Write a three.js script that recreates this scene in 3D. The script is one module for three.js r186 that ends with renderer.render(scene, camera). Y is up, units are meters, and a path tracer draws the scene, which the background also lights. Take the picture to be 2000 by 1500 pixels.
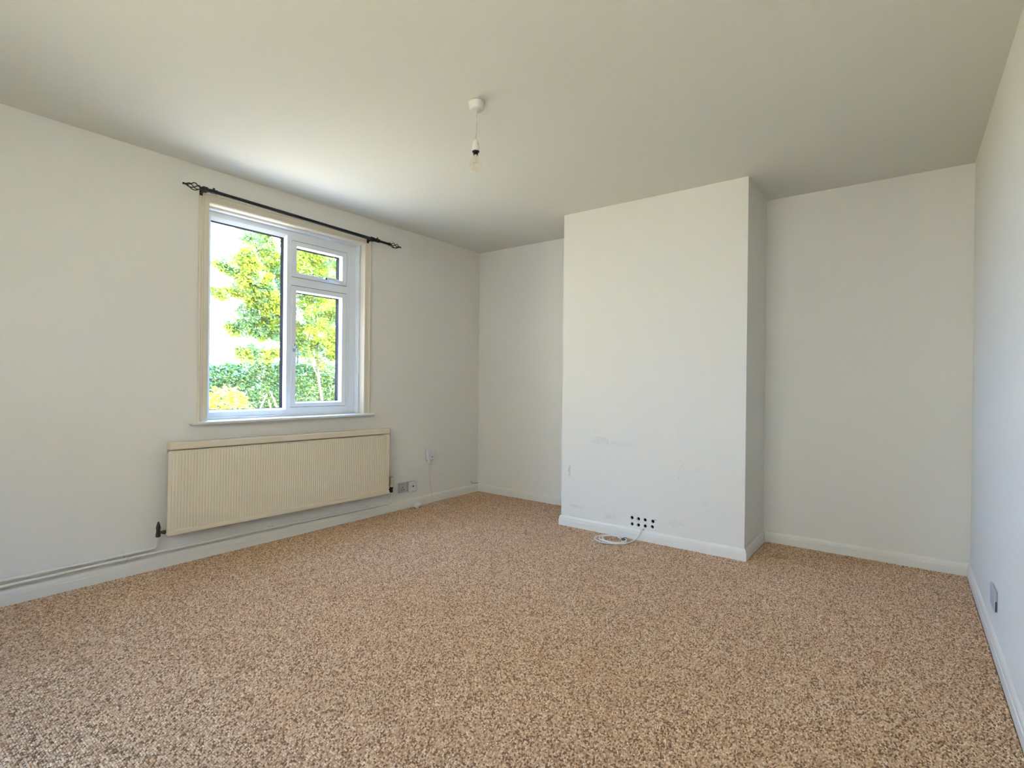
import * as THREE from 'three';
import { RoundedBoxGeometry } from 'three/addons/geometries/RoundedBoxGeometry.js';
import { mergeGeometries } from 'three/addons/utils/BufferGeometryUtils.js';
import { ImprovedNoise } from 'three/addons/math/ImprovedNoise.js';

// ---------------------------------------------------------------- camera, sky, sun, exposure
const scene = new THREE.Scene();
const camera = new THREE.PerspectiveCamera(2 * Math.atan(750 / 1022.08) * 180 / Math.PI, 4 / 3, 0.05, 200);
camera.rotation.order = 'YXZ';
camera.position.set(3.4501, 1.0992, 4.0259);
camera.rotation.set(-0.0026, 0.645, 0.0106);
scene.add(camera);
const renderer = new THREE.WebGLRenderer({ antialias: true });
renderer.toneMapping = THREE.LinearToneMapping;
renderer.toneMappingExposure = 1.66;
renderer.shadowMap.enabled = true;
const SKY = { zenith: [4.4, 8.9, 19.0], horizon: [8.6, 12.2, 18.6] };
const SUN = { intensity: 28, color: [1.0, 0.88, 0.68], towards: [0.34, 0.88, -0.3] };
{
  const w = 64, h = 128, data = new Float32Array(w * h * 4);
  for (let j = 0; j < h; j++) {
    const el = Math.max(0, Math.sin(((j + 0.5) / h - 0.5) * Math.PI)), k = Math.pow(1 - el, 2.4);
    for (let i = 0; i < w; i++) {
      for (let c = 0; c < 3; c++) data[(j * w + i) * 4 + c] = SKY.zenith[c] + (SKY.horizon[c] - SKY.zenith[c]) * k;
      data[(j * w + i) * 4 + 3] = 1;
    }
  }
  const t = new THREE.DataTexture(data, w, h, THREE.RGBAFormat, THREE.FloatType);
  t.mapping = THREE.EquirectangularReflectionMapping; t.magFilter = t.minFilter = THREE.LinearFilter; t.needsUpdate = true;
  scene.background = t;
}
const sun = new THREE.DirectionalLight(new THREE.Color().setRGB(...SUN.color), SUN.intensity);
sun.position.set(...SUN.towards).multiplyScalar(30); sun.castShadow = true; sun.shadow.radius = 1;
Object.assign(sun.shadow.camera, { left: -16, right: 16, top: 16, bottom: -16, near: 1, far: 80 });
sun.shadow.mapSize.set(2048, 2048);
scene.add(sun, sun.target);

// ---------------------------------------------------------------- helpers
const V = (x, y, z) => new THREE.Vector3(x, y, z);
function rng(seed) { let s = seed >>> 0; return () => { s = (s + 0x6d2b79f5) | 0; let t = Math.imul(s ^ (s >>> 15), 1 | s); t = (t + Math.imul(t ^ (t >>> 7), 61 | t)) ^ t; return ((t ^ (t >>> 14)) >>> 0) / 4294967296; }; }
const perlin = new ImprovedNoise();
const noise = (x, y, z = 0) => perlin.noise(x, y, z);
const fbm = (x, y, z = 0, o = 4) => { let a = 0, k = 0.5, f = 1; for (let i = 0; i < o; i++) { a += k * noise(x * f, y * f, z + i * 7.3); k *= 0.5; f *= 2.03; } return a; };
const clamp = (x, a, b) => Math.min(b, Math.max(a, x)), smooth = (a, b, x) => { const t = clamp((x - a) / (b - a), 0, 1); return t * t * (3 - 2 * t); };
function mat(color, roughness = 0.6, more = {}) { return new THREE.MeshPhysicalMaterial({ color: new THREE.Color().setRGB(...color), roughness, side: THREE.FrontSide, ...more }); }
function prep(g) { let n = g.index ? g.toNonIndexed() : g; if (!n.attributes.normal) n.computeVertexNormals(); for (const k of Object.keys(n.attributes)) if (!['position', 'normal', 'uv'].includes(k)) n.deleteAttribute(k); if (!n.attributes.uv) n.setAttribute('uv', new THREE.BufferAttribute(new Float32Array(n.attributes.position.count * 2), 2)); return n; }
function join(...gs) { return gs.length === 1 ? prep(gs[0]) : mergeGeometries(gs.map(prep)); }
function uvMetres(g, tile = 1) {                                  // uv in metres by the way each face points
  g = prep(g); const p = g.attributes.position, n = g.attributes.normal, u = g.attributes.uv;
  for (let i = 0; i < p.count; i++) {
    const ax = Math.abs(n.getX(i)), ay = Math.abs(n.getY(i)), az = Math.abs(n.getZ(i));
    if (ax >= ay && ax >= az) u.setXY(i, p.getZ(i) / tile, p.getY(i) / tile); else if (ay >= az) u.setXY(i, p.getX(i) / tile, p.getZ(i) / tile); else u.setXY(i, p.getX(i) / tile, p.getY(i) / tile);
  }
  return g;
}
function box(x0, x1, y0, y1, z0, z1, r = 0) {
  const w = x1 - x0, h = y1 - y0, d = z1 - z0;
  const g = r ? new RoundedBoxGeometry(w, h, d, 3, r) : new THREE.BoxGeometry(w, h, d);
  g.translate((x0 + x1) / 2, (y0 + y1) / 2, (z0 + z1) / 2); return prep(g);
}
function cyl(a, b, ra, rb = ra, seg = 20) {
  const d = b.clone().sub(a), g = new THREE.CylinderGeometry(rb, ra, d.length(), seg);
  g.translate(0, d.length() / 2, 0); g.applyQuaternion(new THREE.Quaternion().setFromUnitVectors(V(0, 1, 0), d.normalize())); g.translate(a.x, a.y, a.z); return prep(g);
}
function lathe(pts, at, seg = 28, dir = V(0, 1, 0)) { const g = new THREE.LatheGeometry(pts.map(([r, y]) => new THREE.Vector2(r, y)), seg); g.applyQuaternion(new THREE.Quaternion().setFromUnitVectors(V(0, 1, 0), dir)); g.translate(at.x, at.y, at.z); return prep(g); }
function tube(points, r, per = 10, seg = 8) { return prep(new THREE.TubeGeometry(new THREE.CatmullRomCurve3(points, false, 'centripetal'), points.length * per, r, seg, false)); }
function bent(points, r, bend = 0.03, seg = 14) {                  // a pipe along straight runs with rounded bends
  const path = new THREE.CurvePath(); let last = points[0];
  for (let i = 1; i < points.length - 1; i++) {
    const a = points[i].clone().add(points[i - 1].clone().sub(points[i]).setLength(bend)), b = points[i].clone().add(points[i + 1].clone().sub(points[i]).setLength(bend));
    path.add(new THREE.LineCurve3(last, a)); path.add(new THREE.QuadraticBezierCurve3(a, points[i], b)); last = b;
  }
  path.add(new THREE.LineCurve3(last, points[points.length - 1]));
  return prep(new THREE.TubeGeometry(path, 40 * points.length, r, seg, false));
}
// a moulding: profile of [out, height] swept along a flat path with mitred corners; one geometry for each run
function moulding(path, profile, place, closed = false) {
  const n = path.length, runs = closed ? n : n - 1, dirs = [];
  for (let i = 0; i < runs; i++) { const a = path[i], b = path[(i + 1) % n], l = Math.hypot(b[0] - a[0], b[1] - a[1]); dirs.push([(b[0] - a[0]) / l, (b[1] - a[1]) / l]); }
  const nor = (d) => [-d[1], d[0]];
  const shift = (i) => { const p = dirs[closed ? (i - 1 + runs) % runs : i - 1], q = dirs[i % runs]; const A = p && nor(p), B = (closed || i < runs) && q && nor(q); if (!A) return B; if (!B) return A; const k = 1 + A[0] * B[0] + A[1] * B[1]; return [(A[0] + B[0]) / k, (A[1] + B[1]) / k]; };
  const out = [], caps = THREE.ShapeUtils.triangulateShape(profile.map(([a, b]) => new THREE.Vector2(a, b)), []);
  for (let i = 0; i < runs; i++) {
    const j = (i + 1) % n, sa = shift(i), sb = shift(closed ? j : i + 1), tri = [];
    const at = (v, s, [o, h]) => place(v[0] + s[0] * o, v[1] + s[1] * o, h);
    for (let k = 0; k < profile.length; k++) {
      const p = profile[k], q = profile[(k + 1) % profile.length], a = at(path[i], sa, p), b = at(path[j], sb, p), c = at(path[j], sb, q), d = at(path[i], sa, q);
      tri.push(a, c, b, a, d, c);
    }
    for (const [x, y, z] of caps) { tri.push(at(path[i], sa, profile[x]), at(path[i], sa, profile[y]), at(path[i], sa, profile[z])); tri.push(at(path[j], sb, profile[x]), at(path[j], sb, profile[z]), at(path[j], sb, profile[y])); }
    const g = new THREE.BufferGeometry().setFromPoints(tri); g.computeVertexNormals(); out.push(uvMetres(g));
  }
  return out;
}
function frameGeo(x0, x1, outer, inner) {                          // a flat frame in the z-y plane between x0 and x1; outer / inner = [z0, z1, y0, y1]
  const s = new THREE.Shape(), R = (p, [a, b, c, d]) => { p.moveTo(a, c); p.lineTo(b, c); p.lineTo(b, d); p.lineTo(a, d); p.closePath(); };
  R(s, outer); for (const k of Array.isArray(inner[0]) ? inner : [inner]) { const h = new THREE.Path(); R(h, k); s.holes.push(h); }
  const g = new THREE.ExtrudeGeometry(s, { depth: x1 - x0, bevelEnabled: false });
  g.applyMatrix4(new THREE.Matrix4().makeBasis(V(0, 0, 1), V(0, 1, 0), V(1, 0, 0)).multiply(new THREE.Matrix4().makeTranslation(0, 0, 0))); g.translate(x0, 0, 0);
  return flipIfInside(prep(g));
}
function flipIfInside(g) {                                          // a mirrored basis turns faces inside out; put them back
  const p = g.attributes.position, q = p.array.slice();
  for (let i = 0; i < p.count; i += 3) { for (let c = 0; c < 3; c++) { p.array[(i + 1) * 3 + c] = q[(i + 2) * 3 + c]; p.array[(i + 2) * 3 + c] = q[(i + 1) * 3 + c]; } }
  g.computeVertexNormals(); return g;
}
function beadGeo(xf, xg, f, g, w = 0.0) {                           // sloping glazing bead from the front rectangle f down to the glass rectangle g
  const P = ([a, b, c, d], x) => [V(x, c, a), V(x, c, b), V(x, d, b), V(x, d, a)], A = P(f, xf), B = P(g, xg), t = [];
  for (let i = 0; i < 4; i++) { const j = (i + 1) % 4; t.push(A[i], A[j], B[j], A[i], B[j], B[i]); }
  const o = new THREE.BufferGeometry().setFromPoints(t); o.computeVertexNormals(); return prep(o);
}
const taken = {};
function numbered(n) { const k = taken[n] = (taken[n] ?? -1) + 1; return k ? `${n}_${String(k).padStart(3, '0')}` : n; }
function mesh(name, g, m, parent) { const o = new THREE.Mesh(g, m); o.name = name; o.castShadow = o.receiveShadow = true; parent.add(o); return o; }
function thing(name, label, category, [x, y, z] = [0, 0, 0], group) { const o = new THREE.Group(); o.name = numbered(name); o.position.set(x, y, z); o.userData = { label, category }; if (group) o.userData.group = group; scene.add(o); return o; }
function structure(name, g, m, label) { const o = g ? new THREE.Mesh(g, m) : new THREE.Group(); o.name = name; o.userData = { kind: 'structure', label }; o.castShadow = o.receiveShadow = true; scene.add(o); return o; }
function local(g, o) { return g.translate(-o.position.x, -o.position.y, -o.position.z); }   // world-built geometry under a thing at its base
function texture(w, h, f, srgb = false) {
  const d = new Uint8Array(w * h * 4);
  for (let j = 0; j < h; j++) for (let i = 0; i < w; i++) { const c = f(i / w, j / h), k = (j * w + i) * 4; d[k] = c[0]; d[k + 1] = c[1]; d[k + 2] = c[2]; d[k + 3] = 255; }
  const t = new THREE.DataTexture(d, w, h); t.wrapS = t.wrapT = THREE.RepeatWrapping; t.magFilter = THREE.LinearFilter; t.minFilter = THREE.LinearMipmapLinearFilter; t.generateMipmaps = true;
  if (srgb) t.colorSpace = THREE.SRGBColorSpace; t.needsUpdate = true; return t;
}

// ---------------------------------------------------------------- sizes of the room
const W = 3.7589, L = 4.9, H = 2.4, X1 = 1.3204, X2 = 2.6561, D = 0.5416, T = 0.0145, S = 0.0772;
const WIN = { z0: 1.408, z1: 2.578, y0: 0.842, y1: 2.19 };           // opening in the left wall
const WIN2 = { x0: 1.5, x1: 3.4, y0: 0.85, y1: 2.19 };              // opening in the wall behind the camera

// ---------------------------------------------------------------- materials
const tileNoise = (u, v, f, z) => { const a = u * 2 * Math.PI, b = v * 2 * Math.PI; return fbm(Math.cos(a) * f, Math.sin(a) * f + 3.1, z + Math.cos(b) * f * 1.01 + Math.sin(b) * f * 2.3, 3); };
const rollerBump = texture(512, 512, (u, v) => { const a = fbm(u * 64, v * 64, 2, 2) * 0.7 + noise(u * 9, v * 9, 5) * 0.6, k = clamp(128 + a * 110, 0, 255); return [k, k, k]; });
const wallPaint = mat([0.81, 0.77, 0.675], 0.85, { bumpMap: rollerBump, bumpScale: 0.0006 });
const ceilingPaint = mat([0.80, 0.765, 0.66], 0.9, { bumpMap: rollerBump, bumpScale: 0.0006 });
const gloss = mat([0.81, 0.77, 0.67], 0.38);
const creamGloss = mat([0.74, 0.65, 0.49], 0.42);
const creamEnamel = mat([0.77, 0.66, 0.48], 0.45);
const plasticWhite = mat([0.80, 0.82, 0.83], 0.3);
const upvc = mat([0.82, 0.84, 0.85], 0.28);
const gasket = mat([0.012, 0.012, 0.014], 0.9, { specularIntensity: 0.1 });
const spacer = mat([0.012, 0.012, 0.016], 1, { specularIntensity: 0 });
const blackIron = mat([0.006, 0.006, 0.006], 0.55, { metalness: 0.0 });
const glass = new THREE.MeshPhysicalMaterial({ color: 0xffffff, roughness: 0, transmission: 1, thickness: 0, ior: 1.5, side: THREE.DoubleSide });
const darkBrass = mat([0.06, 0.045, 0.03], 0.4, { metalness: 0.7 });
const blackenedMetal = mat([0.03, 0.026, 0.022], 0.5, { metalness: 0.3 });
const agedCream = mat([0.62, 0.50, 0.33], 0.5);
const greyPlate = mat([0.60, 0.585, 0.58], 0.35);
const holeBlack = mat([0.01, 0.01, 0.01], 0.8);

// ---------------------------------------------------------------- the room
{
  const s = new THREE.Shape(); s.moveTo(-0.28, -0.25); s.lineTo(L + 0.28, -0.25); s.lineTo(L + 0.28, H); s.lineTo(-0.28, H); s.closePath();
  const h = new THREE.Path(); h.moveTo(WIN.z0, WIN.y0 - 0.02); h.lineTo(WIN.z1, WIN.y0 - 0.02); h.lineTo(WIN.z1, WIN.y1); h.lineTo(WIN.z0, WIN.y1); h.closePath(); s.holes.push(h);
  const g = new THREE.ExtrudeGeometry(s, { depth: 0.28, bevelEnabled: false }); g.rotateY(-Math.PI / 2);     // shape x -> world z, depth -> -x
  structure('wall_left', uvMetres(g, 0.5), wallPaint, 'off-white painted wall with the white window and the cream radiator');
  const s2 = new THREE.Shape(); s2.moveTo(0, -0.25); s2.lineTo(W, -0.25); s2.lineTo(W, H); s2.lineTo(0, H); s2.closePath();
  const h2 = new THREE.Path(); h2.moveTo(WIN2.x0, WIN2.y0); h2.lineTo(WIN2.x1, WIN2.y0); h2.lineTo(WIN2.x1, WIN2.y1); h2.lineTo(WIN2.x0, WIN2.y1); h2.closePath(); s2.holes.push(h2);
  const g2 = new THREE.ExtrudeGeometry(s2, { depth: 0.28, bevelEnabled: false }); g2.translate(0, 0, L);
  structure('wall_near', uvMetres(g2, 0.5), wallPaint, 'off-white wall with a wide window behind the viewer');
  structure('wall_back', uvMetres(box(0, W, -0.25, H, -0.28, 0), 0.5), wallPaint, 'off-white back wall seen in the alcoves either side of the chimney breast');
  structure('wall_right', uvMetres(box(W, W + 0.28, -0.25, H, -0.28, L + 0.28), 0.5), wallPaint, 'off-white right wall with one socket above the skirting');
  structure('ceiling', uvMetres(box(-0.28, W + 0.28, H, H + 0.2, -0.28, L + 0.28), 0.5), ceilingPaint, 'plain off-white ceiling with a bare pendant bulb');
}
// chimney breast: plaster face with the eight ventilation holes drilled through it
const HOLES = [[1.907, 0.150], [1.956, 0.1495], [2.004, 0.150], [2.061, 0.1485], [1.908, 0.105], [1.956, 0.106], [2.005, 0.107], [2.057, 0.1105]];
{
  const s = new THREE.Shape(); s.moveTo(X1, 0); s.lineTo(X2, 0); s.lineTo(X2, H); s.lineTo(X1, H); s.closePath();
  const hole = (x, y, r) => { const p = new THREE.Path(); p.absarc(x, y, r, 0, 2 * Math.PI, true); s.holes.push(p); };
  for (const [x, y] of HOLES) hole(x, y, 0.0115);
  hole(2.079, 0.1605, 0.0035); hole(2.0815, 0.09, 0.0035);
  const front = prep(new THREE.ExtrudeGeometry(s, { depth: 0.012, bevelEnabled: false, curveSegments: 20 })); front.translate(0, 0, D - 0.012);
  const g = join(front, box(X1, X1 + 0.1, 0, H, 0, D - 0.012), box(X2 - 0.1, X2, 0, H, 0, D - 0.012));
  const p = g.attributes.position, u = g.attributes.uv, n = g.attributes.normal;
  for (let i = 0; i < p.count; i++) if (Math.abs(n.getZ(i)) > 0.5) u.setXY(i, (p.getX(i) - X1) / (X2 - X1), p.getY(i) / H); else u.setXY(i, 0.62 + 0.2 * p.getZ(i), 0.5 + 0.4 * p.getY(i) / H);
  const stroke = (x, y, pts, w) => { let d = 9; for (let i = 1; i < pts.length; i++) { const [ax, ay] = pts[i - 1], [bx, by] = pts[i], t = clamp(((x - ax) * (bx - ax) + (y - ay) * (by - ay)) / ((bx - ax) ** 2 + (by - ay) ** 2), 0, 1); d = Math.min(d, Math.hypot(x - ax - t * (bx - ax), y - ay - t * (by - ay))); } return Math.exp(-((d / w) ** 2)); };
  const bumps = texture(1024, 2048, (uu, v) => {
    const x = uu * (X2 - X1), y = v * H; let a = 0.5 + fbm(x * 90, y * 90, 1, 2) * 0.02 + fbm(x * 5, y * 5, 4, 3) * (0.16 + 0.22 * smooth(1.2, 0.3, y));
    a += 0.35 * stroke(x, y, [[0.92, 0.47], [0.915, 0.52], [0.93, 0.56], [0.945, 0.575]], 0.006) + 0.16 * stroke(x, y, [[0.9, 0.46], [0.915, 0.48]], 0.006);
    a += 0.22 * stroke(x, y, [[1.16, 0.18], [1.165, 0.5], [1.15, 0.75]], 0.012) - 0.3 * stroke(x, y, [[0.9, 0.75], [0.912, 0.79]], 0.005) + 0.2 * stroke(x, y, [[0.45, 0.7], [0.55, 0.68], [0.63, 0.69]], 0.018);
    const k = clamp(a * 255, 0, 255); return [k, k, k];
  });
  const r = rng(5), dabs = []; for (let i = 0; i < 26; i++) dabs.push([0.02 + r() * 1.2, 0.1 + r() * 0.75, 0.004 + r() * 0.014, r()]);
  const paint = texture(1024, 2048, (uu, v) => {
    const x = uu * (X2 - X1), y = v * H; let k = 1;
    const edge = fbm(x * 30, y * 30, 9, 4);
    const patch = (cx, cy, rx, ry, s) => { const d = Math.hypot((x - cx) / rx, (y - cy) / ry) + edge * 0.9; k -= 0.55 * s * smooth(1, 0.75, d) * clamp(0.55 + 1.5 * fbm(x * 70, y * 70, 3, 3), 0, 1); };
    patch(0.33, 0.68, 0.09, 0.03, 0.10); patch(0.5, 0.66, 0.12, 0.025, 0.05); patch(0.07, 0.42, 0.012, 0.05, 0.3); patch(0.12, 0.16, 0.07, 0.012, 0.10); patch(0.42, 0.13, 0.05, 0.02, 0.08); patch(0.9, 0.16, 0.05, 0.03, 0.06);
    for (const [cx, cy, q, s] of dabs) if (Math.abs(x - cx) < 0.05 && Math.abs(y - cy) < 0.05) patch(cx, cy, q, q * 0.7, 0.08 * s);
    const c = (a) => clamp(255 * a * k, 0, 255); return [c(0.908), c(0.888), c(0.838)];
  }, true);
  const chimney = structure('wall_chimney_breast', g, mat([1, 1, 1], 0.85, { map: paint, bumpMap: bumps, bumpScale: 0.006 }), 'white painted chimney breast with eight round vent holes and scuffed plaster near the floor');
  mesh('flue_void', box(X1 + 0.11, X2 - 0.11, 0, 0.4, 0.02, 0.06), holeBlack, chimney);
}
// skirting boards, mitred where they meet
{
  const prof = [[0, 0.0005], [T, 0.0005], [T, 0.047], [T - 0.0015, 0.0485], [T - 0.0025, 0.05], [T - 0.0035, 0.064], [T - 0.006, 0.071], [T - 0.0095, 0.0755], [0.002, S], [0, S]];
  const path = [[0, L], [0, 0], [X1, 0], [X1, D], [X2, D], [X2, 0], [W, 0], [W, L]];
  const runs = moulding(path, prof, (x, z, h) => V(x, h, z), true);
  const paint = gloss;
  structure('baseboard_left', runs[0], paint, 'white skirting board along the window wall under the heating pipes');
  structure('baseboard_back_left', runs[1], paint, 'short white skirting board at the back of the left alcove');
  structure('baseboard_chimney', join(runs[2], runs[3], runs[4]), paint, 'white skirting board wrapped round the chimney breast');
  structure('baseboard_back_right', runs[5], paint, 'white skirting board at the back of the right alcove');
  structure('baseboard_right', runs[6], paint, 'white skirting board along the right wall');
  structure('baseboard_near', runs[7], paint, 'white skirting board behind the viewer');
}
// floor and its loop-pile carpet
{
  const backing = texture(256, 256, (u, v) => { const k = 0.5 + fbm(u * 40, v * 40, 3, 3); return [104 + 40 * k, 74 + 30 * k, 46 + 22 * k]; }, true);
  const floor = structure('floor', uvMetres(box(0, W, -0.2, 0, 0, L), 0.25), mat([1, 1, 1], 1, { map: backing }), 'floor laid wall to wall with brown flecked loop-pile carpet');
  const g = prep(new THREE.SphereGeometry(1, 6, 3, 0, Math.PI * 2, 0, Math.PI * 0.52)), r = rng(11), spots = [];
  const px = 0.0056, pz = 0.0066;
  for (let j = 0, z = T + 0.0035; z < 4.15; j++, z = T + 0.0035 + j * pz) for (let i = 0, x = T + 0.0035 + (j % 2) * px / 2; x < W - T - 0.003; i++, x = T + 0.0035 + (i + (j % 2) / 2) * px) {
    if (x > X1 - T - 0.003 && x < X2 + T + 0.003 && z < D + T + 0.003) continue;
    spots.push(x, z);
  }
  const n = spots.length / 2, pile = new THREE.InstancedMesh(g, mat([1, 1, 1], 0.95, { sheen: 0.3, sheenRoughness: 0.6, sheenColor: new THREE.Color().setRGB(0.5, 0.42, 0.35) }), n);
  const m = new THREE.Matrix4(), q = new THREE.Quaternion(), e = new THREE.Euler(), c = new THREE.Color();
  const yarns = [[0.745, 0.51, 0.315], [0.63, 0.40, 0.23], [0.48, 0.28, 0.15], [0.26, 0.14, 0.073], [0.86, 0.65, 0.43]], share = [0.25, 0.52, 0.74, 0.9, 1];
  for (let i = 0; i < n; i++) {
    const x = spots[2 * i] + (r() - 0.5) * 0.0018, z = spots[2 * i + 1] + (r() - 0.5) * 0.002;
    e.set((r() - 0.5) * 0.7, (r() - 0.5) * 1.3, (r() - 0.5) * 0.7); q.setFromEuler(e);
    m.compose(V(x, -0.0005, z), q, V(0.0026 + r() * 0.001, 0.0036 + r() * 0.0026, 0.0032 + r() * 0.001)); pile.setMatrixAt(i, m);
    const k = clamp(r() + 0.22 * fbm(x * 3, z * 3, 2, 3), 0, 0.999); let a = 0; while (share[a] < k) a++;
    const b = 0.88 + r() * 0.24; c.setRGB(yarns[a][0] * b, yarns[a][1] * b, yarns[a][2] * b); pile.setColorAt(i, c);
  }
  pile.name = 'carpet_pile'; pile.userData = { kind: 'stuff', label: 'brown and beige flecked carpet loops' }; pile.castShadow = pile.receiveShadow = true; floor.add(pile);
}

// ---------------------------------------------------------------- window in the left wall
{
  const w = structure('window_1', null, null, 'white double-glazed window with one fixed pane and two opening sashes in the left wall');
  const { z0, z1, y0, y1 } = WIN, F = -0.095, B = -0.178;
  // fixed frame: three lights
  const fx = [2.005, 2.522, 0.889, 2.143], fxg = [2.017, 2.510, 0.901, 2.121];
  const vent = [1.513, 1.970, 1.848, 2.106], cas = [1.513, 1.970, 0.906, 1.783], slot = ([a, b, c, d]) => [a - 0.007, b + 0.0006, c - 0.003, d + 0.005], grow = ([a, b, c, d], k) => [a - k, b + k, c - k, d + k];
  const face = frameGeo(B, F, [z0, z1, y0, y1], [fx, slot(vent), slot(cas)]);
  const rebate = frameGeo(B - 0.005, B + 0.03, [1.47, 1.99, 0.88, 2.15], [grow(vent, -0.012), grow(cas, -0.012)]);
  const ridge = join(box(F, F + 0.006, y0 + 0.02, y1 - 0.012, 1.478, 1.486, 0.0025), box(F, F + 0.012, y0, y0 + 0.014, z0 + 0.02, z1 - 0.02, 0.004));
  mesh('window_frame', join(face, rebate, ridge, beadGeo(F, -0.1215, fx, fxg)), upvc, w);
  const trimGeo = join(box(F, -0.052, y0, y1, z0, z0 + 0.017, 0.003), box(F, -0.052, y0, y1, z1 - 0.017, z1, 0.003), box(F, -0.052, y1 - 0.017, y1, z0 + 0.017, z1 - 0.017, 0.003));
  mesh('cover_trim', trimGeo, upvc, w);
  mesh('window_liner', join(box(-0.05, 0.004, y0, y1, z0 - 0.006, z0 + 0.003), box(-0.05, 0.004, y0, y1, z1 - 0.003, z1 + 0.006), box(-0.05, 0.004, y1 - 0.003, y1 + 0.006, z0, z1)), creamGloss, w);
  const glaze = (name, r, parent) => {
    const [a, b, c, d] = r, unit = mesh(name, join(box(-0.1235, -0.1225, c, d, a, b)), glass, parent);
    mesh('spacer_bar', frameGeo(-0.160, -0.124, [a - 0.004, b + 0.004, c - 0.004, d + 0.004], [a + 0.004, b - 0.004, c + 0.004, d - 0.004]), spacer, parent);
    return unit;
  };
  glaze('fixed_pane', grow(fxg, 0.002), w);
  const sash = (name, r, glassRect, inner) => {
    const s = mesh(name, join(frameGeo(-0.165, -0.088, r, inner), beadGeo(-0.088, -0.1215, inner, glassRect)), upvc, w);
    mesh('seal', frameGeo(-0.112, -0.102, slot(r), grow(r, 0.0003)), gasket, s);
    glaze('pane', grow(glassRect, 0.002), s); return s;
  };
  const v = sash('top_hung_sash', vent, [1.556, 1.925, 1.888, 2.066], [1.549, 1.936, 1.880, 2.073]);
  const c = sash('casement_sash', cas, [1.557, 1.925, 0.943, 1.742], [1.549, 1.936, 0.934, 1.750]);
  // casement handle: base plate, boss, drooping lever
  const hz = 1.953, hy = 1.335;
  const h1 = mesh('window_handle', join(box(-0.088, -0.078, hy - 0.03, hy + 0.03, hz - 0.011, hz + 0.009, 0.004), cyl(V(-0.08, hy, hz), V(-0.05, hy, hz), 0.009, 0.008), tube([V(-0.052, hy + 0.004, hz), V(-0.045, hy - 0.01, hz - 0.002), V(-0.043, hy - 0.03, hz - 0.006), V(-0.047, hy - 0.06, hz - 0.008), V(-0.045, hy - 0.095, hz - 0.006), V(-0.042, hy - 0.112, hz - 0.003)], 0.006, 8, 10)), mat([0.42, 0.43, 0.43], 0.35, { metalness: 0.2 }), c);
  mesh('lock_button', cyl(V(-0.05, hy, hz), V(-0.046, hy, hz), 0.0065), gasket, h1);
  // top sash handle lying along the bottom rail
  const vz = 1.716, vy = 1.868;
  const h2 = mesh('window_handle', join(box(-0.088, -0.078, vy - 0.011, vy + 0.011, vz - 0.05, vz + 0.05, 0.004), cyl(V(-0.08, vy, vz), V(-0.048, vy, vz), 0.011, 0.01), tube([V(-0.05, vy, vz), V(-0.047, vy + 0.006, vz - 0.03), V(-0.05, vy + 0.003, vz - 0.08), V(-0.054, vy - 0.004, vz - 0.118)], 0.0085, 8, 10)), plasticWhite, v);
  mesh('lock_button', cyl(V(-0.049, vy, vz), V(-0.0445, vy, vz), 0.008), gasket, h2);
  // inner sill with rounded nosing and horns
  mesh('window_sill', join(box(F - 0.002, 0.002, y0 - 0.0195, y0, z0, z1), box(-0.001, 0.06, 0.8225, y0, 1.333, 2.678, 0.0085)), mat([0.72, 0.68, 0.58], 0.35), w);
  // outer sill
  mesh('outer_sill', box(-0.33, B, 0.80, 0.838, z0, z1, 0.004), upvc, w);
  // painted timber surround
  const arch = structure('trim_1', null, null, 'cream painted timber surround framing the left window');
  const prof = [[0, 0], [0, 0.011], [0.004, 0.013], [0.030, 0.0145], [0.036, 0.0175], [0.041, 0.0155], [0.045, 0.0195], [0.053, 0.0195], [0.0565, 0.016], [0.0565, 0]];
  const runs = moulding([[z1 - 0.002, y0], [z1 - 0.002, y1], [z0 + 0.004, y1], [z0 + 0.004, y0]], prof.map(([a, b]) => [-a, b]), (z, y, h) => V(h + 0.0003, y, z));
  for (const g of runs) mesh('architrave_board', g, creamGloss, arch);
}
// window behind the viewer
{
  const w = structure('window_2', null, null, 'wide white window in the wall behind the viewer');
  const { x0, x1, y0, y1 } = WIN2, zf = L + 0.09, zb = L + 0.16, third = (x1 - x0) / 3, rects = [];
  const s = new THREE.Shape(); s.moveTo(x0, y0); s.lineTo(x1, y0); s.lineTo(x1, y1); s.lineTo(x0, y1); s.closePath();
  for (let i = 0; i < 3; i++) { const r = [x0 + i * third + 0.06, x0 + (i + 1) * third - 0.06, y0 + 0.06, y1 - 0.06]; rects.push(r); const h = new THREE.Path(); h.moveTo(r[0], r[2]); h.lineTo(r[1], r[2]); h.lineTo(r[1], r[3]); h.lineTo(r[0], r[3]); h.closePath(); s.holes.push(h); }
  const g = new THREE.ExtrudeGeometry(s, { depth: zb - zf, bevelEnabled: false }); g.translate(0, 0, zf);
  mesh('window_frame', prep(g), upvc, w);
  for (const r of rects) mesh('pane', box(r[0] - 0.005, r[1] + 0.005, r[2] - 0.005, r[3] + 0.005, zf + 0.03, zf + 0.031), glass, w);
  mesh('window_sill', box(x0 - 0.06, x1 + 0.06, y0 - 0.022, y0 - 0.001, L - 0.1, L - 0.0005, 0.008), gloss, w);
}

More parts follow.
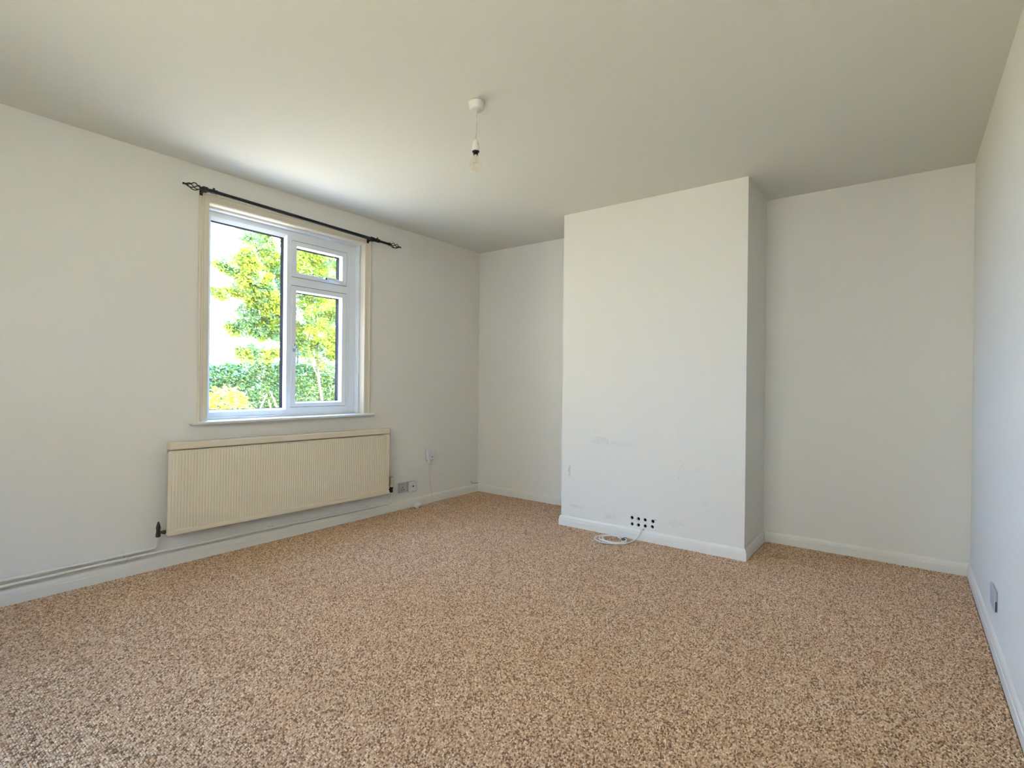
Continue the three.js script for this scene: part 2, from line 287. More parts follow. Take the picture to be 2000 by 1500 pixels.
// ---------------------------------------------------------------- curtain pole
{
  const a = V(0.078, 2.2395, 2.640), b = V(0.078, 2.2165, 1.222), o = thing('curtain_pole', 'black metal curtain pole with twisted cage finials above the window', 'curtain pole', [0, 2.228, 1.93]);
  const at = (z) => a.clone().lerp(b, (z - a.z) / (b.z - a.z)), dir = b.clone().sub(a).normalize(), back = dir.clone().negate();
  mesh('pole', local(join(cyl(at(2.63), at(1.36), 0.0118, 0.0118, 18), cyl(at(1.37), at(1.225), 0.0092, 0.0092, 18), cyl(at(1.372), at(1.357), 0.0135, 0.0135, 18)), o), blackIron, o);
  const finial = (p, d, len) => {
    const q = new THREE.Quaternion().setFromUnitVectors(V(0, 1, 0), d), parts = [];
    const f = mesh('finial', local(join(lathe([[0, -0.012], [0.0115, -0.012], [0.0125, -0.006], [0.0105, 0.0], [0.0125, 0.004], [0.006, 0.012], [0.0045, 0.016], [0, 0.018]], p, 18, d)), o), blackIron, o);
    mesh('finial_tip', local(lathe([[0, len - 0.024], [0.0045, len - 0.022], [0.0052, len - 0.016], [0.0042, len - 0.01], [0.006, len - 0.005], [0.0052, len], [0, len + 0.001]], p, 14, d), o), blackIron, f);
    for (let k = 0; k < 4; k++) {
      const pts = []; for (let i = 0; i <= 20; i++) { const t = i / 20, r = 0.003 + 0.0175 * Math.pow(Math.sin(Math.PI * Math.pow(t, 0.85)), 0.9), an = k * Math.PI / 2 + 0.5 + t * Math.PI * 0.95; pts.push(V(Math.cos(an) * r, 0.010 + t * (len - 0.03), Math.sin(an) * r).applyQuaternion(q).add(p)); }
      mesh('cage_wire', local(tube(pts, 0.0029, 2, 7), o), blackIron, f);
    }
  };
  finial(at(2.642), back, 0.108); finial(at(1.222), dir, 0.118);
  for (const z of [2.628, 1.396]) {
    const p = at(z), k = mesh('bracket', local(join(box(0.0205, 0.026, p.y - 0.024, p.y + 0.012, z - 0.009, z + 0.009, 0.002), cyl(V(0.022, p.y - 0.012, z), V(0.066, p.y - 0.006, z), 0.0058, 0.0058, 14), cyl(at(z + 0.012), at(z - 0.012), 0.0165, 0.0165, 20), cyl(p.clone().add(V(0, -0.02, 0)), p.clone().add(V(0, -0.008, 0)), 0.006, 0.008, 14)), o), blackIron, o);
    mesh('thumb_screw', local(cyl(p.clone().add(V(0, 0.012, -0.05)), p.clone().add(V(0, 0.022, -0.05)), 0.005, 0.006, 12), o), blackIron, k);
    mesh('pole_ring', local(cyl(at(z - 0.035), at(z - 0.068), 0.0142, 0.0142, 18), o), blackIron, k);
  }
}

// ---------------------------------------------------------------- radiator
{
  const o = thing('radiator', 'wide cream panel radiator with fine upright flutes under the window', 'radiator', [0, 0.1905, 2.018]); o.rotation.x = -0.0112;
  const half = 0.8, h = 0.535, n = 96, pitch = 2 * half / n;
  // fluted front panel, extruded upright from its plan outline, corners rounded by the outline in elevation
  const xs = 0.1, tri = [], rows = 14, colsPer = 8, cols = n * colsPer, yb = 0.032, yt = h - 0.048, rad = 0.014;
  const px = (z) => { const u = (z + half) / pitch, f = u - Math.floor(u), edge = Math.min(z + half, half - z); return xs - 0.0016 * Math.pow(Math.abs(Math.cos(Math.PI * f)), 6) * smooth(0, 0.012, edge) - 0.010 * Math.pow(1 - smooth(0, 0.010, edge), 2); };
  const yTop = (z) => { const e = Math.min(z + half, half - z); return e < rad ? yt - rad + Math.sqrt(Math.max(0, rad * rad - (rad - e) ** 2)) : yt; };
  for (let i = 0; i < cols; i++) {
    const za = -half + (i / cols) * 2 * half, zb = -half + ((i + 1) / cols) * 2 * half, A = px(za), B = px(zb), ta = yTop(za), tb = yTop(zb), k = 0.0075;
    const q = (a, b, c, d) => tri.push(a, c, b, a, d, c);
    q(V(A, yb, za), V(B, yb, zb), V(B, tb - k, zb), V(A, ta - k, za));
    q(V(A, ta - k, za), V(B, tb - k, zb), V(B - 0.006, tb, zb), V(A - 0.006, ta, za));
    q(V(A - 0.006, ta, za), V(B - 0.006, tb, zb), V(xs - 0.022, tb, zb), V(xs - 0.022, ta, za));
    q(V(xs - 0.022, ta, za), V(xs - 0.022, tb, zb), V(xs - 0.022, yb, zb), V(xs - 0.022, yb, za));
  }
  for (const s of [-1, 1]) { const z = s * half, A = px(z), t = yTop(z); const a = V(A, yb, z), b = V(A, t, z), c = V(xs - 0.022, t, z), d = V(xs - 0.022, yb, z); if (s > 0) tri.push(a, b, c, a, c, d); else tri.push(a, c, b, a, d, c); }
  const panel = new THREE.BufferGeometry().setFromPoints(tri); panel.computeVertexNormals();
  mesh('front_panel', flipIfInside(prep(panel)), mat([0.77, 0.66, 0.48], 0.45, { side: THREE.DoubleSide }), o);
  mesh('bottom_rail', box(0.066, 0.1035, 0.0, 0.034, -half - 0.001, half + 0.001, 0.009), creamEnamel, o);
  mesh('top_rail', box(0.07, 0.094, yt - 0.035, yt - 0.004, -half + 0.02, half - 0.02, 0.01), creamEnamel, o);
  mesh('top_grille', join(box(0.036, 0.1035, h - 0.043, h, -half + 0.004, half - 0.004, 0.008), box(0.034, 0.036, h - 0.06, h - 0.004, -half + 0.01, half - 0.01)), creamEnamel, o);
  const fins = []; for (let i = 0; i < 40; i++) { const z = -half + 0.04 + i * (2 * half - 0.08) / 39; fins.push(box(0.042, 0.077, 0.05, h - 0.08, z - 0.0006, z + 0.0006)); }
  mesh('convector_fins', join(...fins), creamEnamel, o);
  for (const z of [-0.55, 0.55]) mesh('wall_bracket', join(box(0.0005, 0.004, 0.06, 0.42, z - 0.02, z + 0.02), box(0.004, 0.072, 0.08, 0.1, z - 0.004, z + 0.004), box(0.004, 0.072, 0.38, 0.4, z - 0.004, z + 0.004)), creamEnamel, o);
  // lockshield valve on the left end
  const lv = mesh('lockshield_valve', join(lathe([[0, -0.013], [0.0115, -0.013], [0.0125, -0.009], [0.0125, 0.006], [0.0105, 0.010], [0.0095, 0.03]], V(0.055, 0.012, half + 0.034), 18), cyl(V(0.055, 0.0245, half + 0.034), V(0.075, 0.024, half), 0.0075, 0.0075, 14)), blackenedMetal, o);
  mesh('valve_cap', lathe([[0.0095, 0.03], [0.0118, 0.032], [0.0115, 0.042], [0.007, 0.062], [0.003, 0.073], [0, 0.074]], V(0.055, 0.012, half + 0.034), 18), mat([0.02, 0.018, 0.016], 0.5), lv);
  mesh('union_nut', cyl(V(0.066, 0.0242, half + 0.016), V(0.073, 0.024, half + 0.003), 0.0115, 0.0115, 6), darkBrass, lv);
  // thermostatic valve on the right end: cream ribbed head over blackened body
  const rv = mesh('thermostatic_valve', join(lathe([[0, -0.016], [0.011, -0.016], [0.011, -0.012], [0.013, -0.012], [0.014, -0.004], [0.012, 0.002], [0.014, 0.008], [0.015, 0.03], [0.012, 0.036], [0, 0.036]], V(0.058, 0.016, -half - 0.055), 20), cyl(V(0.058, 0.022, -half - 0.055), V(0.078, 0.022, -half), 0.009, 0.009, 14), cyl(V(0.066, 0.022, -half - 0.036), V(0.073, 0.022, -half - 0.016), 0.014, 0.014, 6)), blackenedMetal, o);
  const head = []; head.push(lathe([[0.014, 0.036], [0.019, 0.04], [0.0195, 0.056], [0.0165, 0.06], [0.0165, 0.108], [0.0145, 0.113], [0, 0.113]], V(0.058, 0.016, -half - 0.055), 24));
  for (let i = 0; i < 12; i++) { const an = i * Math.PI / 6; head.push(cyl(V(0.058 + Math.cos(an) * 0.0165, 0.016 + 0.064, -half - 0.055 + Math.sin(an) * 0.0165), V(0.058 + Math.cos(an) * 0.0165, 0.016 + 0.108, -half - 0.055 + Math.sin(an) * 0.0165), 0.0022, 0.0022, 6)); }
  mesh('valve_head', join(...head), agedCream, rv);
  mesh('head_collar', lathe([[0.0125, 0.03], [0.0165, 0.031], [0.0165, 0.039], [0.0125, 0.04]], V(0.058, 0.016, -half - 0.055), 20), mat([0.7, 0.66, 0.58], 0.35), rv);
}
// heating pipes along the skirting
{
  const R = 0.0075, up = thing('heating_pipe', 'upper white painted pipe, the short one rising to the valve left of the radiator', 'pipe', [0.034, 0.135, 3.6]);
  mesh('pipe_run', local(bent([V(0.03, 0.1365, L - 0.002), V(0.03, 0.1305, 2.853), V(0.033, 0.163, 2.853), V(0.055, 0.1985, 2.853)], R, 0.014), up), gloss, up);
  const lo = thing('heating_pipe', 'lower white painted pipe running under the whole radiator to its right valve', 'pipe', [0.034, 0.1, 2.8]);
  mesh('pipe_run', local(bent([V(0.03, 0.101, L - 0.002), V(0.03, 0.1055, 2.99), V(0.03, 0.102, 2.28), V(0.03, 0.0865, 1.163), V(0.031, 0.128, 1.163), V(0.0575, 0.156, 1.163), V(0.0578, 0.1803, 1.163)], R, 0.011), lo), gloss, lo);
  const clip = (z, y, tall) => mesh('pipe_clip', local(join(box(0.0005, 0.022, y - 0.006, y + (tall ? 0.034 : 0.006), z - 0.011, z + 0.011, 0.002), prep(new THREE.TorusGeometry(0.0088, 0.0022, 8, 20)).translate(0.03, y, z), prep(new THREE.TorusGeometry(0.0088, 0.0022, 8, 20)).translate(0.03, y, z + 0.006)), lo), gloss, lo);
  clip(2.99, 0.1055, true); clip(2.16, 0.1005, false); clip(1.36, 0.0895, false);
}

// ---------------------------------------------------------------- sockets on the window wall
{
  const o = thing('power_socket', 'grey three-pin socket plate on the window wall right beside the radiator valve', 'socket', [0, 0.19, 1.006], 'sockets by the radiator');
  delete o.userData.group;
  mesh('back_box', box(0.0005, 0.010, -0.041, 0.041, -0.041, 0.041, 0.003), greyPlate, o);
  mesh('face_plate', box(0.0095, 0.0165, -0.043, 0.043, -0.043, 0.043, 0.003), mat([0.50, 0.48, 0.48], 0.35), o);
  for (const [y, z] of [[0.002, -0.004], [-0.019, 0.008], [-0.019, -0.014]]) mesh('pin_hole', box(0.0160, 0.0168, y - 0.005, y + 0.005, z - 0.0035, z + 0.0035), holeBlack, o);
  mesh('rocker', box(0.016, 0.0195, 0.006, 0.028, 0.014, 0.03, 0.002), greyPlate, o);
  const a = thing('aerial_socket', 'white television aerial socket on a deep box, right of the grey socket', 'socket', [0, 0.188, 0.905]);
  mesh('back_box', box(0.0005, 0.030, -0.042, 0.042, -0.042, 0.042, 0.004), mat([0.52, 0.46, 0.38], 0.5), a);
  mesh('face_plate', box(0.0295, 0.0365, -0.0435, 0.0435, -0.0435, 0.0435, 0.003), mat([0.70, 0.69, 0.67], 0.35), a);
  mesh('aerial_hole', cyl(V(0.036, 0.002, -0.002), V(0.0385, 0.002, -0.002), 0.0075, 0.0075, 18), holeBlack, a);
  for (const z of [-0.031, 0.03]) mesh('screw', cyl(V(0.036, 0, z), V(0.0375, 0, z), 0.004, 0.0035, 12), mat([0.3, 0.29, 0.28], 0.4, { metalness: 0.6 }), a);
}
// telephone master socket, its cord and the little box on the carpet
{
  const o = thing('telephone_socket', 'white telephone socket box on the window wall, its thin cord curling on the carpet', 'telephone socket', [0, 0.442, 0.68]);
  mesh('casing', box(0.0005, 0.032, -0.046, 0.046, -0.04, 0.04, 0.004), mat([0.74, 0.73, 0.72], 0.35), o);
  mesh('front_cover', box(0.031, 0.036, -0.044, 0.044, -0.038, 0.038, 0.004), mat([0.76, 0.75, 0.74], 0.3), o);
  mesh('seam', box(0.0355, 0.0363, -0.013, -0.011, -0.034, 0.034), greyPlate, o);
  mesh('jack', box(0.0355, 0.0368, -0.026, -0.018, -0.012, 0.002), holeBlack, o);
  const c = o;
  mesh('plug', local(box(0.010, 0.026, 0.366, 0.396, 0.690, 0.708, 0.003), c), plasticWhite, c);
  const k = mat([0.72, 0.66, 0.60], 0.5);
  mesh('cord', local(tube([V(0.02, 0.366, 0.699), V(0.02, 0.345, 0.697), V(0.016, 0.30, 0.693), V(0.009, 0.22, 0.68), V(0.008, 0.14, 0.665), V(0.0172, 0.075, 0.655), V(0.0185, 0.03, 0.65), V(0.03, 0.0085, 0.648), V(0.075, 0.008, 0.66), V(0.13, 0.008, 0.665), V(0.16, 0.009, 0.69), V(0.20, 0.008, 0.70), V(0.25, 0.0085, 0.69), V(0.262, 0.008, 0.665), V(0.235, 0.008, 0.655), V(0.205, 0.009, 0.68), V(0.20, 0.008, 0.73), V(0.235, 0.008, 0.765), V(0.26, 0.008, 0.76), V(0.23, 0.010, 0.725), V(0.17, 0.011, 0.70), V(0.12, 0.009, 0.70), V(0.085, 0.009, 0.68), V(0.055, 0.009, 0.68), V(0.05, 0.008, 0.73), V(0.07, 0.008, 0.775), V(0.06, 0.008, 0.81), V(0.05, 0.012, 0.835)], 0.0017, 8, 7), c), k, c);
  mesh('cord_loop', local(tube([V(0.018, 0.385, 0.672), V(0.024, 0.355, 0.668), V(0.02, 0.345, 0.66), V(0.018, 0.36, 0.652), V(0.018, 0.396, 0.652)], 0.0016, 8, 7), c), k, c);
  const b = thing('junction_box', 'small cream junction box lying on the carpet against the window wall skirting', 'box', [0.052, 0.006, 0.868]); b.rotation.set(0, 0.25, -0.28);
  mesh('casing', box(-0.026, 0.026, 0.001, 0.026, -0.03, 0.03, 0.004), mat([0.74, 0.73, 0.62], 0.4), b);
  mesh('lid', box(-0.024, 0.024, 0.0255, 0.031, -0.028, 0.028, 0.002), mat([0.78, 0.78, 0.68], 0.35), b);
  mesh('cable_entry', box(0.0255, 0.027, 0.004, 0.012, -0.008, 0.008), holeBlack, b);
}
// stub of dark wire in the far left corner
{
  const o = thing('wire_stub', 'short dark wire end poking out above the skirting in the far left corner', 'wire', [0.01, 0.09, 0.06]);
  mesh('wire', local(tube([V(0.002, 0.112, 0.105), V(0.008, 0.098, 0.098), V(0.011, 0.090, 0.07), V(0.011, 0.086, 0.03), V(0.012, 0.083, 0.004)], 0.0024, 8, 8), o), mat([0.16, 0.13, 0.11], 0.6), o);
}
// socket on the right wall
{
  const o = thing('wall_socket', 'pale grey socket plate low on the right wall, seen almost edge on', 'socket', [W, 0.2225, 1.06]);
  mesh('face_plate', box(-0.011, -0.0045, -0.043, 0.043, -0.068, 0.068, 0.003), mat([0.50, 0.48, 0.52], 0.35), o);
  mesh('back_box', box(-0.005, -0.0004, -0.041, 0.041, -0.066, 0.066, 0.002), mat([0.42, 0.42, 0.46], 0.4), o);
  mesh('side_slot', box(-0.008, -0.003, -0.038, 0.002, 0.0672, 0.0684), mat([0.03, 0.035, 0.06], 0.5), o);
}
// coil of white aerial cable in front of the chimney breast
{
  const o = thing('aerial_cable', 'white coaxial cable coiled on the carpet in front of the chimney breast', 'cable', [1.8, 0, 0.69]);
  const pts = [V(1.985, 0.083, 0.5605), V(1.9855, 0.073, 0.566), V(1.979, 0.05, 0.58), V(1.965, 0.022, 0.61), V(1.945, 0.0105, 0.66), V(1.925, 0.0095, 0.72)];
  const loops = [[1.805, 0.690, 0.118, 0.098], [1.822, 0.688, 0.104, 0.086], [1.842, 0.688, 0.083, 0.074]];
  for (let a = 0.55; a < 2 * Math.PI * 2.72; a += 0.3) { const t = Math.min(a / (2 * Math.PI), 1.999), i = Math.floor(t), f = t - i, A = loops[i], B = loops[i + 1], m = (k) => A[k] + (B[k] - A[k]) * f; pts.push(V(m(0) + m(2) * Math.cos(a), 0.0095 + 0.0055 * t + 0.002 * Math.sin(a * 1.7), m(1) + m(3) * Math.sin(a))); }
  pts.push(V(1.853, 0.022, 0.64), V(1.878, 0.020, 0.652));
  mesh('cable', local(tube(pts, 0.0039, 6, 9), o), mat([0.80, 0.78, 0.72], 0.4), o);
  mesh('plug', local(cyl(V(1.878, 0.020, 0.652), V(1.905, 0.0175, 0.640), 0.0048, 0.0048, 14), o), mat([0.05, 0.05, 0.05], 0.4), o);
  mesh('cable_tie', local(join(prep(new THREE.TorusGeometry(0.011, 0.0022, 8, 16)).rotateY(0.4).translate(1.893, 0.0145, 0.634), box(1.884, 1.905, 0.020, 0.0245, 0.618, 0.622, 0.001)), o), mat([0.02, 0.02, 0.02], 0.5), o);
  mesh('cable_clip', local(join(box(1.972, 1.9985, 0.0785, 0.091, D + 0.0005, D + 0.016, 0.003), cyl(V(1.976, 0.085, D + 0.014), V(1.976, 0.085, D + 0.019), 0.003, 0.003, 10)), o), plasticWhite, o);
}

// ---------------------------------------------------------------- pendant light
{
  const o = thing('pendant_light', 'white pendant light with a bare unlit bulb hanging from the ceiling', 'ceiling light', [1.843, H, 2.187]);
  const white = mat([0.72, 0.69, 0.60], 0.35);
  mesh('ceiling_rose', lathe([[0, -0.001], [0.0375, -0.001], [0.0375, -0.004], [0.035, -0.0045], [0.0345, -0.012], [0.033, -0.03], [0.029, -0.0365], [0.018, -0.0395], [0.007, -0.041], [0.0055, -0.046], [0, -0.046]].reverse(), V(0, 0, 0), 36), white, o);
  const f = (t) => V(-0.003 * t + 0.0015 * Math.sin(t * 5), -0.044 - t * 0.132, -0.002 * t), strand = (ph) => { const p = []; for (let i = 0; i <= 60; i++) { const t = i / 60, a = ph + t * 34; p.push(f(t).add(V(0.0017 * Math.cos(a), 0, 0.0017 * Math.sin(a)))); } return tube(p, 0.0018, 2, 6); };
  mesh('flex', join(strand(0), strand(Math.PI)), mat([0.66, 0.62, 0.52], 0.5), o);
  const at = V(-0.0035, -0.176, -0.002);
  mesh('lamp_holder', join(lathe([[0.004, 0.006], [0.007, 0.0], [0.0135, -0.010], [0.0142, -0.023], [0.0135, -0.0235], [0.0135, -0.0255], [0.0158, -0.0265], [0.0160, -0.048], [0.0135, -0.0495], [0, -0.0495]].reverse(), at, 28)), white, o);
  const ring = mesh('skirt_ring', lathe([[0.0, -0.0494], [0.0165, -0.0494], [0.0168, -0.053], [0.0135, -0.0545], [0, -0.0545]].reverse(), at, 28), mat([0.03, 0.027, 0.025], 0.45), o);
  const bulb = mesh('bulb', lathe([[0.0118, -0.064], [0.0125, -0.070], [0.0160, -0.080], [0.0235, -0.092], [0.0285, -0.104], [0.0300, -0.114], [0.0285, -0.125], [0.0235, -0.135], [0.0150, -0.1425], [0.006, -0.146], [0, -0.1465]].reverse(), at, 36), new THREE.MeshPhysicalMaterial({ color: new THREE.Color().setRGB(0.97, 0.95, 0.9), roughness: 0.04, transmission: 1, thickness: 0, ior: 1.5, side: THREE.DoubleSide }), o);
  mesh('bulb_cap', lathe([[0, -0.0546], [0.0112, -0.0546], [0.0112, -0.0642], [0.0122, -0.0662], [0, -0.0665]].reverse(), at, 24), mat([0.10, 0.085, 0.07], 0.35, { metalness: 0.8 }), bulb);
  mesh('glass_stem', lathe([[0, -0.0666], [0.006, -0.0666], [0.0035, -0.078], [0.0025, -0.098], [0.0032, -0.100], [0, -0.1005]].reverse(), at, 14), mat([0.85, 0.82, 0.72], 0.2), bulb);
  mesh('filament', join(tube([at.clone().add(V(-0.012, -0.108, 0)), at.clone().add(V(-0.006, -0.101, 0.007)), at.clone().add(V(0, -0.107, 0.008)), at.clone().add(V(0.006, -0.101, 0.007)), at.clone().add(V(0.012, -0.108, 0))], 0.0004, 8, 5), cyl(at.clone().add(V(0, -0.098, 0)), at.clone().add(V(-0.012, -0.108, 0)), 0.0005, 0.0005, 5), cyl(at.clone().add(V(0, -0.098, 0)), at.clone().add(V(0.012, -0.108, 0)), 0.0005, 0.0005, 5)), mat([0.3, 0.28, 0.25], 0.4), bulb);
}

// ---------------------------------------------------------------- garden
{
  const grassMap = texture(512, 512, (u, v) => { const k = fbm(u * 30, v * 30, 1, 4) + 0.5, d = noise(u * 5, v * 5, 8); return [150 + 50 * k + 16 * d, 136 + 46 * k, 92 + 34 * k - 8 * d]; }, true);
  const g = new THREE.CircleGeometry(70, 64); g.rotateX(-Math.PI / 2); g.translate(0, -0.26, 0);
  structure('ground', uvMetres(g, 1.5), mat([1, 1, 1], 1, { map: grassMap }), 'sunlit garden lawn outside the window');
  const paveMap = texture(256, 256, (u, v) => { const k = 0.5 + fbm(u * 40, v * 40, 2, 4); return [172 + 30 * k, 156 + 30 * k, 128 + 28 * k]; }, true);
  structure('path', uvMetres(box(-3.4, -0.2805, -0.255, -0.2, -4, 8), 1), mat([1, 1, 1], 0.9, { map: paveMap }), 'pale paving along the house wall below the window');

  // rendered house across the road, which the sun strikes and which the near window faces
  structure('opposite_house', uvMetres(join(box(-16, 32, -0.26, 6.4, 11, 18), moulding([[-16.3, 0], [32.3, 0]], [[-10.6, 6.35], [-14.5, 9.0], [-18.4, 6.35]], (x, z, h) => V(x, h, -z))[0])), mat([0.74, 0.645, 0.50], 0.9), 'sunlit cream rendered terrace across the road behind the viewer');
  const leafGeo = (() => { const p = [[0, 0, 0], [0.28, 0.05, 0.35], [0.34, 0.03, 0.6], [0, -0.06, 1], [-0.34, 0.03, 0.6], [-0.28, 0.05, 0.35], [0, -0.02, 0.55]].map((a) => V(...a)), t = []; for (let i = 0; i < 6; i++) t.push(p[6], p[i], p[(i + 1) % 6]); const q = new THREE.BufferGeometry().setFromPoints(t); q.computeVertexNormals(); return prep(q); })();
  const leafMat = new THREE.MeshPhysicalMaterial({ color: new THREE.Color().setRGB(0.95, 0.95, 0.9), roughness: 0.6, side: THREE.DoubleSide, transmission: 0.35, thickness: 0 });
  const m = new THREE.Matrix4(), q = new THREE.Quaternion(), e = new THREE.Euler(), c = new THREE.Color();
  function foliage(name, places, size, tones, parent, r) {           // places: [x, y, z] of each leaf
    const f = new THREE.InstancedMesh(leafGeo, leafMat, places.length);
    places.forEach((p, i) => {
      e.set(-0.4 + (r() - 0.5) * 1.8, r() * Math.PI * 2, (r() - 0.5) * 1.6); q.setFromEuler(e); const s = size * (0.65 + 0.7 * r());
      m.compose(V(p[0] - parent.position.x, p[1] - parent.position.y, p[2] - parent.position.z), q, V(s, s, s)); f.setMatrixAt(i, m);
      const a = tones[Math.floor(r() * tones.length)], b = 0.8 + 0.4 * r(); c.setRGB(a[0] * b, a[1] * b, a[2] * b); f.setColorAt(i, c);
    });
    f.name = name; f.userData = { kind: 'stuff' }; f.castShadow = f.receiveShadow = true; parent.add(f); return f;
  }
  const gauss = (r) => (r() + r() + r() - 1.5) / 0.87;
  const bark = mat([0.13, 0.105, 0.075], 0.9), twig = mat([0.24, 0.20, 0.13], 0.9);
  const lime = [[0.34, 0.45, 0.04], [0.42, 0.47, 0.03], [0.27, 0.41, 0.06], [0.48, 0.47, 0.04]], mid = [[0.20, 0.34, 0.09], [0.25, 0.38, 0.08], [0.17, 0.31, 0.13]], blueish = [[0.14, 0.28, 0.19], [0.19, 0.33, 0.20], [0.21, 0.34, 0.14], [0.28, 0.38, 0.10]];

  // the tree beyond the hedge: a leaning trunk, limbs reaching left across the window, leaves in clusters along them
  {
    const r = rng(21), t = thing('tree', 'tall airy tree with bright yellow-green leaves outside the window', 'tree', [-7.25, -0.26, -3.0]);
    mesh('trunk', local(join(prep(new THREE.TubeGeometry(new THREE.CatmullRomCurve3([V(-7.25, -0.26, -3.0), V(-7.2, 0.6, -2.92), V(-7.2, 1.3, -2.8), V(-7.1, 2.2, -2.7), V(-7.1, 3.6, -2.75), V(-7.2, 5.2, -2.9)]), 30, 0.034, 10, false))), t), bark, t);
    const limbs = [
      { lime: 1, w: 0.20, d: 1, p: [V(-7.2, 1.2, -2.8), V(-7.0, 2.01, -2.23), V(-6.8, 2.54, -1.68), V(-6.7, 2.84, -1.28), V(-6.6, 3.13, -0.97), V(-6.5, 3.5, -0.74)] },
      { w: 0.17, d: 1.1, p: [V(-7.0, 2.06, -2.11), V(-7.1, 2.06, -1.66), V(-7.3, 2.14, -1.33), V(-7.4, 2.14, -0.93)] },
      { lime: 1, w: 0.16, d: 1.0, p: [V(-6.8, 2.54, -1.68), V(-7.1, 2.69, -1.43), V(-7.3, 2.82, -1.12), V(-7.4, 2.8, -0.55)] },
      { w: 0.26, d: 0.8, p: [V(-6.9, 2.36, -1.88), V(-7.2, 3.08, -1.87), V(-7.4, 3.75, -1.8), V(-7.5, 4.24, -1.52)] },
      { w: 0.13, d: 0.9, p: [V(-6.9, 2.75, -1.23), V(-6.9, 3.06, -0.92), V(-7.0, 3.32, -0.55)] },
      { w: 0.24, d: 1, p: [V(-7.0, 1.95, -2.2), V(-7.1, 2.2, -1.85), V(-7.2, 2.42, -1.5), V(-7.2, 2.5, -1.15)] },
      { w: 0.24, d: 0.9, p: [V(-7.05, 1.6, -2.5), V(-7.0, 1.85, -2.1), V(-7.0, 2.3, -1.9), V(-7.0, 2.7, -1.75)] },
      { lime: 1, w: 0.22, d: 1, p: [V(-7.1, 1.75, -2.45), V(-6.95, 1.9, -2.7), V(-6.9, 2.0, -3.0), V(-6.9, 2.1, -3.3)] },
      { lime: 1, w: 0.2, d: 0.8, p: [V(-7.2, 1.5, -2.8), V(-7.1, 1.62, -3.0), V(-7.1, 1.75, -3.3), V(-7.1, 1.85, -3.6)] },
      { w: 0.12, d: 0.6, p: [V(-7.0, 1.58, -2.29), V(-6.6, 1.64, -1.5), V(-6.4, 1.6, -0.98), V(-6.3, 1.64, -0.6)] },
      { lime: 1, w: 0.25, d: 0.9, p: [V(-7.1, 1.7, -2.48), V(-6.8, 2.67, -2.34), V(-6.6, 3.47, -2.03), V(-6.5, 4.04, -1.8)] },
      { lime: 1, w: 0.26, d: 0.8, p: [V(-7.0, 2.26, -2.47), V(-7.0, 3.09, -2.78), V(-7.0, 3.94, -3.03), V(-7.0, 4.67, -3.15)] },
      { lime: 1, w: 0.28, d: 0.9, p: [V(-7.2, 1.6, -2.73), V(-7.4, 2.35, -3.25), V(-7.4, 3.11, -3.52), V(-7.4, 3.91, -3.87)] },
      { lime: 1, w: 0.24, d: 1.1, p: [V(-6.8, 2.12, -2.29), V(-6.4, 2.37, -2.27), V(-6.2, 2.53, -2.44), V(-6.0, 2.64, -2.61)] },
      { w: 0.20, d: 0.7, p: [V(-7.2, 3.08, -1.87), V(-7.2, 3.67, -1.53), V(-7.2, 4.06, -1.16)] },
      { lime: 1, w: 0.22, d: 0.7, p: [V(-6.8, 2.67, -2.34), V(-6.5, 3.31, -2.39), V(-6.4, 3.83, -2.38), V(-6.4, 4.37, -2.35)] },
      { w: 0.30, d: 0.8, p: [V(-7.1, 3.6, -2.75), V(-7.5, 4.4, -2.2), V(-7.8, 5.2, -1.8)] },
      { w: 0.30, d: 0.8, p: [V(-7.1, 3.8, -2.75), V(-6.8, 4.8, -3.2), V(-6.6, 5.6, -3.5)] },
    ];
    const warm = [], cool = [];
    limbs.forEach((b) => {
      const curve = new THREE.CatmullRomCurve3(b.p), len = curve.getLength(), parts = [prep(new THREE.TubeGeometry(curve, 24, 0.014, 6, false))];
      const clusters = Math.round(len * 46 * b.d);
      for (let i = 0; i < clusters; i++) {
        const s = 0.12 + 0.9 * (i + r()) / clusters, at = curve.getPoint(Math.min(1, s)), off = V(gauss(r), gauss(r) * 0.85, gauss(r)).multiplyScalar(b.w * 0.85), tip = at.clone().add(off), rad = 0.055 + 0.07 * r();
        if (off.length() > 0.06) parts.push(cyl(at, tip, 0.005, 0.002, 5));
        const n = Math.round(50 + 85 * r()), list = (b.lime ? r() < 0.8 : r() < 0.3) ? warm : cool;
        for (let k = 0; k < n; k++) list.push([tip.x + gauss(r) * rad, tip.y + gauss(r) * rad * 0.8, tip.z + gauss(r) * rad]);
      }
      mesh('branch', local(join(...parts), t), twig, t);
    });
    foliage('foliage', warm, 0.052, lime, t, r); foliage('foliage', cool, 0.05, [...mid, ...blueish], t, r);
  }
  // the hedge under it
  function hedge(label, x, z0, z1, top, seed, tones, density) {
    const r = rng(seed), o = thing('hedge', label, 'hedge', [x, -0.26, (z0 + z1) / 2], null), leaves = [], stems = [];
    const area = (z1 - z0) * (top + 0.26);
    for (let i = 0; i < area * density; i++) {
      const z = z0 + r() * (z1 - z0), tz = top + 0.16 * noise(z * 1.3, 3.3, seed) + 0.09 * noise(z * 4.1, 1.3, seed) + 0.38 * Math.exp(-(((z + 1.86) / 0.16) ** 2)) * (top > 1.3 && top < 1.6 ? 1 : 0), y = -0.2 + (tz + 0.2) * Math.pow(r(), 0.7);
      const bump = 0.2 * noise(z * 2.2, y * 2.2, 5 + seed) + 0.1 * noise(z * 6, y * 6, 9); leaves.push([x + bump + gauss(r) * 0.1 + 0.18 * (r() - 0.7) - 0.25 * smooth(tz - 0.3, tz, y), y + 0.05 * (r() - 0.5), z]);
    }
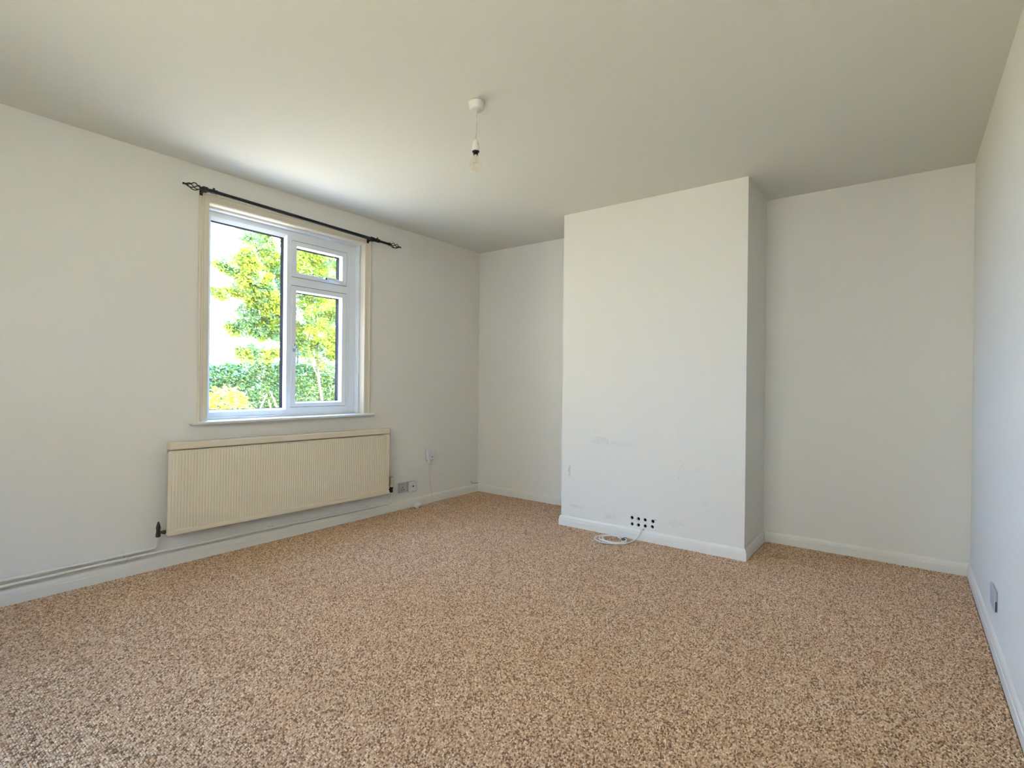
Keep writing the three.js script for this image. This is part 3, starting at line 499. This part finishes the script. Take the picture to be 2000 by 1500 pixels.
    for (let z = z0 + 0.1; z < z1; z += 0.22) { const h = top * (0.6 + 0.3 * r()); stems.push(cyl(V(x - 0.25, -0.26, z), V(x - 0.2 + 0.1 * r(), h, z + 0.2 * (r() - 0.5)), 0.018, 0.006, 6)); stems.push(cyl(V(x - 0.25, h * 0.4, z), V(x - 0.1, h, z + 0.4 * (r() - 0.5)), 0.01, 0.004, 5)); }
    mesh('stems', local(join(...stems), o), bark, o);
    foliage('foliage', leaves, 0.066, tones, o, r); return o;
  }
  hedge('dense blue-green garden hedge below the tree outside the window', -8, -7.5, 1.2, 1.44, 31, [...blueish, ...mid, [0.38, 0.50, 0.12], [0.44, 0.54, 0.14], [0.30, 0.46, 0.20]], 7000);
  // low golden shrub close to the house
  {
    const r = rng(41), o = thing('shrub', 'low golden-yellow shrub at the lower left of the window view', 'shrub', [-4.6, -0.26, 0.36]), leaves = [], stems = [];
    for (let i = 0; i < 2600; i++) { const a = r() * Math.PI * 2, u = Math.sqrt(r()), h = r(), R = 0.5 * Math.sqrt(Math.max(0, 1 - h * h)) * (0.75 + 0.25 * u); leaves.push([-4.6 + Math.cos(a) * R + 0.05 * gauss(r), -0.1 + h * 1.06 + 0.03 * gauss(r), 0.36 + Math.sin(a) * R + 0.05 * gauss(r)]); }
    for (let i = 0; i < 14; i++) { const a = r() * 6.28, k = 0.15 + 0.25 * r(); stems.push(cyl(V(-4.6, -0.26, 0.36), V(-4.6 + Math.cos(a) * k, 0.45 + 0.3 * r(), 0.36 + Math.sin(a) * k), 0.012, 0.004, 6)); }
    mesh('stems', local(join(...stems), o), bark, o);
    foliage('foliage', leaves, 0.07, [[0.55, 0.50, 0.04], [0.62, 0.52, 0.06], [0.46, 0.47, 0.05], [0.60, 0.44, 0.10]], o, r);
  }
  // straw-coloured canes leaning together in front of the hedge
  const straw = mat([0.68, 0.56, 0.34], 0.7);
  for (const [label, a, b] of [['thick straw-coloured cane leaning right beside the golden shrub', V(-4.2, -0.26, 0.50), V(-4.2, 0.886, -0.032)], ['straw-coloured cane leaning left, nearest the window centre post', V(-4.2, -0.26, -0.62), V(-4.2, 0.93, -0.085)], ['thin straw-coloured cane in the middle of the three canes', V(-4.4, -0.26, -0.42), V(-4.4, 0.8, -0.17)]]) {
    const o = thing('garden_cane', label, 'cane', [a.x, a.y, a.z]), g = [cyl(a, b, 0.013, 0.010, 8)]; for (let i = 1; i < 5; i++) { const p = a.clone().lerp(b, i / 5), d = b.clone().sub(a).setLength(0.006); g.push(cyl(p, p.clone().add(d), 0.0145, 0.0145, 8)); } mesh('cane', local(join(...g), o), straw, o);
  }
}
renderer.render(scene, camera);
